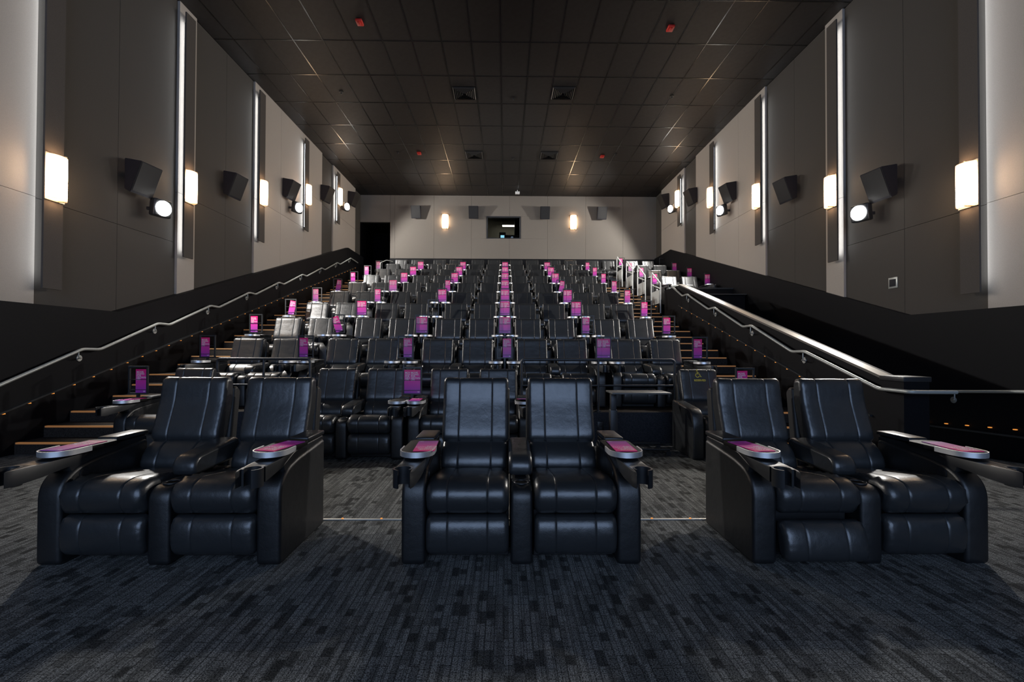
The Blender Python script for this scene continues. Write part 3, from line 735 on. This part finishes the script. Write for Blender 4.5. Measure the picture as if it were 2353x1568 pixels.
ARM_PR = round_poly([(0.0, 0.0), (0.0, 0.44), (0.03, 0.515), (0.11, 0.575), (0.25, 0.605), (0.69, 0.648), (0.69, 0.0)], [0.04, 0.05, 0.05, 0.05, 0.04, 0.04, 0.04])
AW = 0.148
ARM = loft('arm_panel', ARM_PR, [(-AW / 2, 0.022), (-AW / 2 + 0.004, 0.011), (-AW / 2 + 0.012, 0.003), (-AW / 2 + 0.024, 0), (AW / 2 - 0.024, 0), (AW / 2 - 0.012, 0.003), (AW / 2 - 0.004, 0.011), (AW / 2, 0.022)])
PAD_PR = round_poly([(0.0, 0.0), (0.0, 0.42), (0.05, 0.56), (0.12, 0.60), (0.69, 0.655), (0.69, 0.0)], [0.04, 0.06, 0.06, 0.05, 0.04, 0.04])
ARMPAD = loft('arm_panel', PAD_PR, [(-AW / 2, 0.022), (-AW / 2 + 0.012, 0.004), (-AW / 2 + 0.024, 0), (AW / 2 - 0.024, 0), (AW / 2 - 0.012, 0.004), (AW / 2, 0.022)])
CAPM = box_mesh(0.135, 0.29, 0.032, 0.009, 2, M['plastic'])
RISERB = loft('arm_bridge', round_poly([(0.08, 0.545), (0.06, 0.60), (0.22, 0.655), (0.42, 0.665), (0.69, 0.672), (0.69, 0.61), (0.30, 0.565)], 0.02, 3), [(-0.062, 0.008), (-0.054, 0), (0.054, 0), (0.062, 0.008)])
def stadium(w_, l_, n=9, y0=0.0):
    r = w_ / 2; out = []
    for i in range(n + 1):
        a = PI + PI * i / n
        out.append((r * math.cos(a), y0 + r + r * math.sin(a)))
    for i in range(n + 1):
        a = PI * i / n
        out.append((r * math.cos(a), y0 + l_ - r * 0.55 + r * 0.55 * math.sin(a)))
    return out
TRAY = prism_z_mesh('tray', stadium(0.200, 0.44), 0.0, 0.030, 0.004)
def rim_mesh():
    o_ = stadium(0.212, 0.452); i_ = stadium(0.198, 0.438); n = 10
    O = [(x, y - 0.006) for x, y in o_[:n]]; I = [(x, y) for x, y in i_[:n]]
    O = [(O[0][0], 0.20)] + O + [(O[-1][0], 0.20)]; I = [(I[0][0], 0.20)] + I + [(I[-1][0], 0.20)]
    return prism_z_mesh('metal_rim', O + I[::-1], 0.002, 0.035)
RIM = rim_mesh()
def tray_arm_mesh(s):
    """swing arm with an open cup ring; s=+1: ring on the +x side"""
    R, r = 0.056, 0.045; cx, cy = 0.018 * s, -0.205
    ring = []
    a0, a1 = -70, 215
    seq = [math.radians(a0 + (a1 - a0) * i / 16) for i in range(17)]
    out = [(cx + s * R * math.cos(a), cy + R * math.sin(a)) for a in seq]; inn = [(cx + s * r * math.cos(a), cy + r * math.sin(a)) for a in seq]
    me1 = prism_z_mesh('ring', out + inn[::-1], 0.548, 0.650)
    body = [(s * 0.045, 0.42), (s * 0.06, 0.10), (s * 0.066, -0.16), (cx + s * 0.03, cy + 0.052), (cx - s * 0.02, cy + 0.052), (cx - s * 0.052, cy + 0.01), (cx - s * 0.055, cy - 0.075), (-s * 0.050, -0.24), (-s * 0.062, -0.10), (-s * 0.066, 0.05), (-s * 0.05, 0.42)]
    me2 = prism_z_mesh('arm', body, 0.565, 0.648, 0.006)
    # taper the underside of the tip and slope the root
    for v in me2.vertices:
        if v.co.z < 0.60: v.co.z = 0.60 - 0.045 * max(0, min(1, (0.15 - v.co.y) / 0.35)) if v.co.y < 0.15 else 0.60
    bm = bmesh.new(); bm.from_mesh(me1); bm.from_mesh(me2)
    me = bpy.data.meshes.new('tray_arm'); bm.to_mesh(me); bm.free(); me.polygons.foreach_set('use_smooth', [True] * len(me.polygons)); me.set_sharp_from_angle(angle=0.7)
    return me
TARM = {1: tray_arm_mesh(1), -1: tray_arm_mesh(-1)}
CW = 0.134
CONS = loft('console', round_poly([(0.0, 0.0), (0.0, 0.43), (0.05, 0.475), (0.20, 0.48), (0.66, 0.45), (0.66, 0.0)], [0.035, 0.05, 0.04, 0.03, 0.035, 0.035]), [(-CW / 2, 0.018), (-CW / 2 + 0.006, 0.006), (-CW / 2 + 0.018, 0), (CW / 2 - 0.018, 0), (CW / 2 - 0.006, 0.006), (CW / 2, 0.018)])
ARMR = loft('armrest', round_poly([(0.215, 0.485), (0.205, 0.56), (0.25, 0.615), (0.32, 0.622), (0.72, 0.655), (0.74, 0.50)], [0.04, 0.045, 0.045, 0.03, 0.04, 0.04]), [(-0.078, 0.022), (-0.074, 0.012), (-0.062, 0.003), (-0.045, 0), (0.045, 0), (0.062, 0.003), (0.074, 0.012), (0.078, 0.022)])
def cup_mesh():
    n = 24; V = []; Fc = []
    for (r, z) in ((0.050, 0.0), (0.050, 0.006), (0.044, 0.008), (0.040, 0.005), (0.039, 0.001)):
        for i in range(n):
            a = 2 * PI * i / n; V.append((r * math.cos(a), r * math.sin(a), z))
    for q in range(4):
        for i in range(n):
            Fc.append((q * n + i, q * n + (i + 1) % n, (q + 1) * n + (i + 1) % n, (q + 1) * n + i))
    me = mesh_from('cup_ring', V, Fc, True); fix_normals(me); return me
CUP = cup_mesh(); CUPD = cyl_mesh('cup_well', 0.0395, 0.003, 20)
BASE = box_mesh(0.507, 0.56, 0.29, 0.004, 1, M['shell'])
BTN = cyl_mesh('control_button', 0.038, 0.012, 20, 0.004, 'X')
for me, mt in ((SEATC, 'leather'), (FOOT, 'leather'), (LUMB, 'leather'), (BACK, 'leather'), (BACK_F, 'leather'), (SHELL, 'shell'), (ARM, 'leather_side'), (ARMPAD, 'leather'), (RISERB, 'plastic'), (TRAY, 'traytop'),
               (RIM, 'chrome'), (TARM[1], 'plastic'), (TARM[-1], 'plastic'), (CONS, 'leather_side'), (ARMR, 'leather'), (CUP, 'plastic'), (CUPD, 'void'), (BTN, 'plastic')):
    me.materials.append(M[mt])
TRAY_Z = 0.694
def tray_on(e, x, s, detail):
    ta = put('tray_arm', TARM[s], None, e, (x, 0, 0.0))
    put('arm_bridge', RISERB, None, e, (x, 0, 0))
    tr = put('tray', TRAY, None, e, (x - s * 0.012, -0.035, TRAY_Z - 0.03))
    rm = put('metal_rim', RIM, None, tr, (0, 0, 0))
    put('arm_cap', CAPM, None, e, (x, 0.555, 0.690))
    if detail: put('control_button', BTN, None, e, (x - s * (AW / 2 - 0.002), 0.16, 0.525))
def seat_on(e, x, front, detail, foot_rot=0.0):
    put('seat_cushion', SEATC, None, e, (x, 0, 0)); put('lumbar_cushion', LUMB, None, e, (x, 0, 0))
    b_ = put('backrest', BACK_F if front else BACK, None, e, (x, 0, 0))
    f = put('footrest', FOOT, None, e, (x, 0, 0))
    if foot_rot:
        f.rotation_euler = (foot_rot, 0, 0); f.location = (x, 0.3 * math.sin(foot_rot) - 0.03, -0.005)
    put('back_shell', SHELL, None, e, (x, 0, 0.03 if front else 0))
    put('base', BASE, None, e, (x, 0.40, 0.16))
    return b_
SX = 0.332; AX = 0.663
def pair(x, k, label, front=False, y=None, foot=(0, 0), group='double recliners in rows'):
    yy = row_front(k) if y is None else y
    e = empty('double_recliner', (x, yy, row_z(k))); tag(e, label, 'recliner', group)
    det = k <= 5
    for s in (-1, 1):
        put('arm_panel', ARM, None, e, (s * AX, 0, 0)); tray_on(e, s * AX, s, det)
        seat_on(e, s * SX, front, det, foot[0] if s < 0 else foot[1])
    put('console', CONS, None, e); put('armrest', ARMR, None, e)
    if det:
        c = put('cup_holder', CUP, None, e, (0, 0.115, 0.477)); put('cup_well', CUPD, None, c, (0, 0, 0.0))
    return e
def single(x, k, label, tray_side, pad_side):
    e = empty('single_recliner', (x, row_front(k), row_z(k))); tag(e, label, 'recliner')
    for s in (-1, 1):
        if s == pad_side: put('arm_panel', ARMPAD, None, e, (s * 0.335, 0, 0))
        else: put('arm_panel', ARM, None, e, (s * 0.335, 0, 0))
        if s == tray_side: tray_on(e, s * 0.335, s, True)
    return e, seat_on(e, 0.0, False, True)

# ---- menus and stands
TXT = text_mesh('lettering', 'MOVIE\nGOING\nFOR\nGROWN\nUPS', 0.030, M['ink'], 'LEFT', 0.78, 0.0004)
VIP = text_mesh('logo', 'VIP', 0.020, M['ink'], 'RIGHT', 0.8, 0.0006)
MW, MH = 0.132, 0.30
MENU = box_mesh(MW, MH, 0.004, 0.0, 1, M['menu'])
def menu(mat_w, label, group, text=True):
    o = put('menu_card', MENU, None, None); o.matrix_world = mat_w; tag(o, label, 'menu', group)
    if text:
        put('lettering', TXT, None, o, (-MW / 2 + 0.010, MH / 2 - 0.045, 0.0026)); put('logo', VIP, None, o, (MW / 2 - 0.010, -MH / 2 + 0.012, 0.0026))
    return o
SW, SZ0, SZ1 = 0.245, 0.735, 1.09
def bar(x0, x1, z0, z1, t=0.018): return box_mesh(abs(x1 - x0) or t, 0.016, abs(z1 - z0) or t, 0.0, 1, M['frame'])
def stand(x, k, n_menus, where, mode='std', y_off=0.42, col='double'):
    y, z = row_front(k) + y_off, row_z(k)
    e = empty('menu_stand', (x, y, z)); tag(e, 'black menu stand, %s row, %s' % (ORD[k], where), 'menu stand', 'menu stands between recliners')
    put('post', box_mesh(0.03, 0.03, SZ0, 0, 1, M['frame']), None, e, (0, 0, SZ0 / 2))
    zc = (SZ0 + SZ1) / 2; h = SZ1 - SZ0
    for s in (-1, 1): put('frame_side', box_mesh(0.018, 0.022, h, 0, 1, M['frame']), None, e, (s * (SW / 2 - 0.009), 0, zc))
    put('frame_top', box_mesh(SW, 0.026, 0.020, 0, 1, M['frame']), None, e, (0, 0, SZ1 - 0.010)); put('frame_bottom', box_mesh(SW, 0.03, 0.016, 0, 1, M['frame']), None, e, (0, 0, SZ0 + 0.008))
    for zz in (SZ0 + 0.055, SZ0 + 0.185): put('crossbar', box_mesh(SW - 0.036, 0.005, 0.006, 0, 1, M['frame']), None, e, (0, -0.010, zz))
    R = Matrix.Rotation(PI / 2, 4, 'X')
    base_z = SZ0 + 0.016 + MH / 2
    def mm(dx, dy, tilt=0.0):
        return Matrix.Translation((x + dx, y + dy, z + base_z)) @ Matrix.Rotation(tilt, 4, 'Y') @ R
    g_ = 'upright magenta menus in stands'
    if mode == 'tilt':
        menu(Matrix.Translation((0.0, 0, 0.004)) @ mm(-0.02, -0.003, -0.33), 'tilted magenta menu in %s row stand, %s' % (ORD[k], where), g_)
    elif mode == 'edge':
        menu(mm(0.03, 0.0, 0.18), 'slumped magenta menu in %s row stand, %s' % (ORD[k], where), g_)
    elif n_menus == 1:
        menu(mm(0.035 * mode_sign(mode), -0.003), 'single magenta menu in %s row stand, %s' % (ORD[k], where), g_)
    elif n_menus == 2:
        menu(mm(0.038, -0.003), 'front magenta menu of two in %s row stand, %s' % (ORD[k], where), g_)
        menu(mm(-0.038, 0.004), 'rear magenta menu of two in %s row stand, %s' % (ORD[k], where), g_)
def mode_sign(m): return -1 if m == 'left' else 1

# ---- front row
D1 = 2.82
FRONT = [(-2.10, 'pair of black leather recliners in the front row, leftmost', (0, 0)), (0.107, 'pair of black leather recliners in the middle of the front row', (0, 0)),
         (2.27, 'rightmost front row pair of black leather recliners, one footrest swung out', (-0.25, 0.0))]
for x, lab, ft in FRONT:
    pair(x, 2, lab, True, D1, ft, 'front row double recliners')
def flat_menu(x, y, z, rz, label): return menu(Matrix.Translation((x, y, z + 0.0025)) @ Matrix.Rotation(rz, 4, 'Z'), label, 'magenta menus lying on trays')
TZ = TRAY_Z
flat_menu(-2.10 - AX + 0.005, D1 + 0.17, TZ, -0.10, 'magenta menu on the left tray of the leftmost front recliner pair')
flat_menu(-2.10 + AX - 0.005, D1 + 0.17, TZ, PI - 0.22, 'magenta menu on the right tray of the leftmost front recliner pair')
flat_menu(0.107 - AX + 0.05, D1 + 0.17, TZ, PI + 0.06, 'magenta menu on the left tray of the middle front recliner pair')
flat_menu(0.107 + AX - 0.01, D1 + 0.17, TZ, PI - 0.02, 'magenta menu on the right tray of the middle front recliner pair')
flat_menu(2.27 - AX + 0.0, D1 + 0.17, TZ, PI + 0.10, 'magenta menu on the left tray of the rightmost front recliner pair')
flat_menu(2.27 + AX + 0.0, D1 + 0.17, TZ, PI - 0.05, 'magenta menu on the right tray of the rightmost front recliner pair')
# ---- second row (on the floor)
e, _ = single(-4.22, 2, 'single black leather recliner in second row beside the left stairs', -1, 0)
pair(-1.945, 2, 'pair of black leather recliners in second row, left of the two'); pair(-0.42, 2, 'pair of black leather recliners in second row, right of the two')
e, rb = single(2.66, 2, 'single recliner with yellow RESERVED wheelchair print, second row by right stairs', 1, -1)
# printed wheelchair sign on the backrest
rot = Matrix.Rotation(PI / 2 - 0.30, 4, 'X')
RES = text_mesh('reserved_lettering', 'RESERVED', 0.036, M['gold'], 'CENTER', 1.0, 0.0009)
o = put('reserved_lettering', RES, None, rb); o.rotation_euler = (PI / 2 - 0.28, 0, 0); o.location = (0.0, 0.748, 0.893)
def icon():
    parts = []
    def flat_path(pts, w_):
        V, Fc = [], []
        for i, p in enumerate(pts):
            p = Vector(p); a = Vector(pts[max(0, i - 1)]); b_ = Vector(pts[min(len(pts) - 1, i + 1)])
            t = (b_ - a).normalized(); n = Vector((-t.y, t.x)) * w_ / 2
            V += [(p.x + n.x, p.y + n.y, 0), (p.x - n.x, p.y - n.y, 0)]
            if i: Fc.append((2 * i - 2, 2 * i - 1, 2 * i + 1, 2 * i))
        parts.append((V, Fc))
    flat_path([(-0.006 + 0.026 * math.cos(math.radians(a)), -0.02 + 0.026 * math.sin(math.radians(a))) for a in range(115, 345, 15)], 0.008)
    flat_path([(-0.008, 0.040), (-0.006, 0.0), (0.022, 0.0), (0.036, -0.040), (0.048, -0.036)], 0.009)
    flat_path([(-0.007, 0.018), (0.018, 0.018)], 0.007)
    flat_path([(-0.009 + 0.0055 * math.cos(a * 0.5), 0.053 + 0.0055 * math.sin(a * 0.5)) for a in range(14)], 0.010)
    V, Fc = [], []
    for v, f in parts:
        b0 = len(V); V += v; Fc += [tuple(b0 + i for i in q) for q in f]
    return mesh_from('wheelchair_symbol', V, Fc)
o = put('wheelchair_symbol', icon(), M['gold'], rb); o.rotation_euler = (PI / 2 - 0.22, 0, 0); o.location = (-0.02, 0.775, 0.99)
stand(-4.66, 2, 1, 'outside the single recliner by left stairs', 'right'); stand(-1.183, 2, 2, 'between the two recliner pairs'); stand(3.10, 2, 1, 'outside the reserved recliner', 'left')
y2 = row_front(2)
flat_menu(-4.22 - 0.335, y2 + 0.17, TZ, -0.1, 'magenta menu on the tray of the single recliner by left stairs')
flat_menu(-0.43 - AX, y2 + 0.19, TZ, 0.05, 'magenta menu on left tray of the right-hand second row pair')
m_ = flat_menu(-0.43 + AX, y2 + 0.18, TZ + 0.012, 0.1, 'curled magenta menu on right tray of right-hand second row pair'); m_.rotation_euler.x -= 0.10
# ---- raised rows
CENT = [-2.5 * PAIR, -1.5 * PAIR, -0.5 * PAIR, 0.5 * PAIR, 1.5 * PAIR]
POS = ['beside the left stairs', 'second from left stairs', 'third from left stairs', 'fourth from left stairs', 'beside the right stairs']
BND = [-3 * PAIR, -2 * PAIR, -PAIR, 0.0, PAIR, 2 * PAIR]
BPOS = ['at the left stairs', 'one pair in from left stairs', 'two pairs in from left stairs', 'three pairs in from left stairs', 'four pairs in from left stairs', 'at the right stairs']
SPEC = {(3, 0): (1, 'left'), (3, 1): (1, 'left'), (3, 2): (1, 'right'), (3, 3): (1, 'right'), (3, 4): (2, 'std'), (3, 5): (1, 'left'), (4, 0): (1, 'left'), (4, 1): (1, 'tilt'), (4, 2): (2, 'std'), (4, 3): (2, 'std'), (4, 4): (1, 'left'), (4, 5): (1, 'left'),
        (5, 0): (1, 'edge'), (5, 1): (2, 'std'), (5, 2): (0, 'std'), (5, 3): (2, 'std'), (5, 4): (2, 'std'), (6, 0): (1, 'left'), (6, 1): (1, 'left'), (7, 0): (1, 'edge'), (7, 2): (1, 'left'), (7, 4): (1, 'edge')}
for k in range(3, 12):
    for i, x in enumerate(CENT):
        where = POS[i] + (', against back wall' if k == 11 else '')
        pair(x, k, 'pair of black leather recliners, %s row from screen, %s' % (ORD[k], where))
    if k == 11:
        pair(2.5 * PAIR, k, 'pair of black leather recliners, eleventh row, sixth from the left'); pair(5.58, k, 'pair of black leather recliners in eleventh row, rightmost by right wall')
    if k <= 10:
        for i, x in enumerate(BND):
            xx = x + (0.03 if i == 0 else (-0.03 if i == 5 else 0))
            n_, md = SPEC.get((k, i), (1 if i in (0, 5) else 2, 'left' if i in (0, 5) else 'std'))
            stand(xx, k, n_, BPOS[i], md)
    if k in (8, 9, 10):
        pair(5.60, k, 'pair of black leather recliners, %s row, upper right beside right wall' % ORD[k])
    if k >= 8:
        stand(6.37, k, 2 if k < 11 else 0, 'against the right wall'); stand(4.72, k, 1, 'behind the white stair rail', 'left')
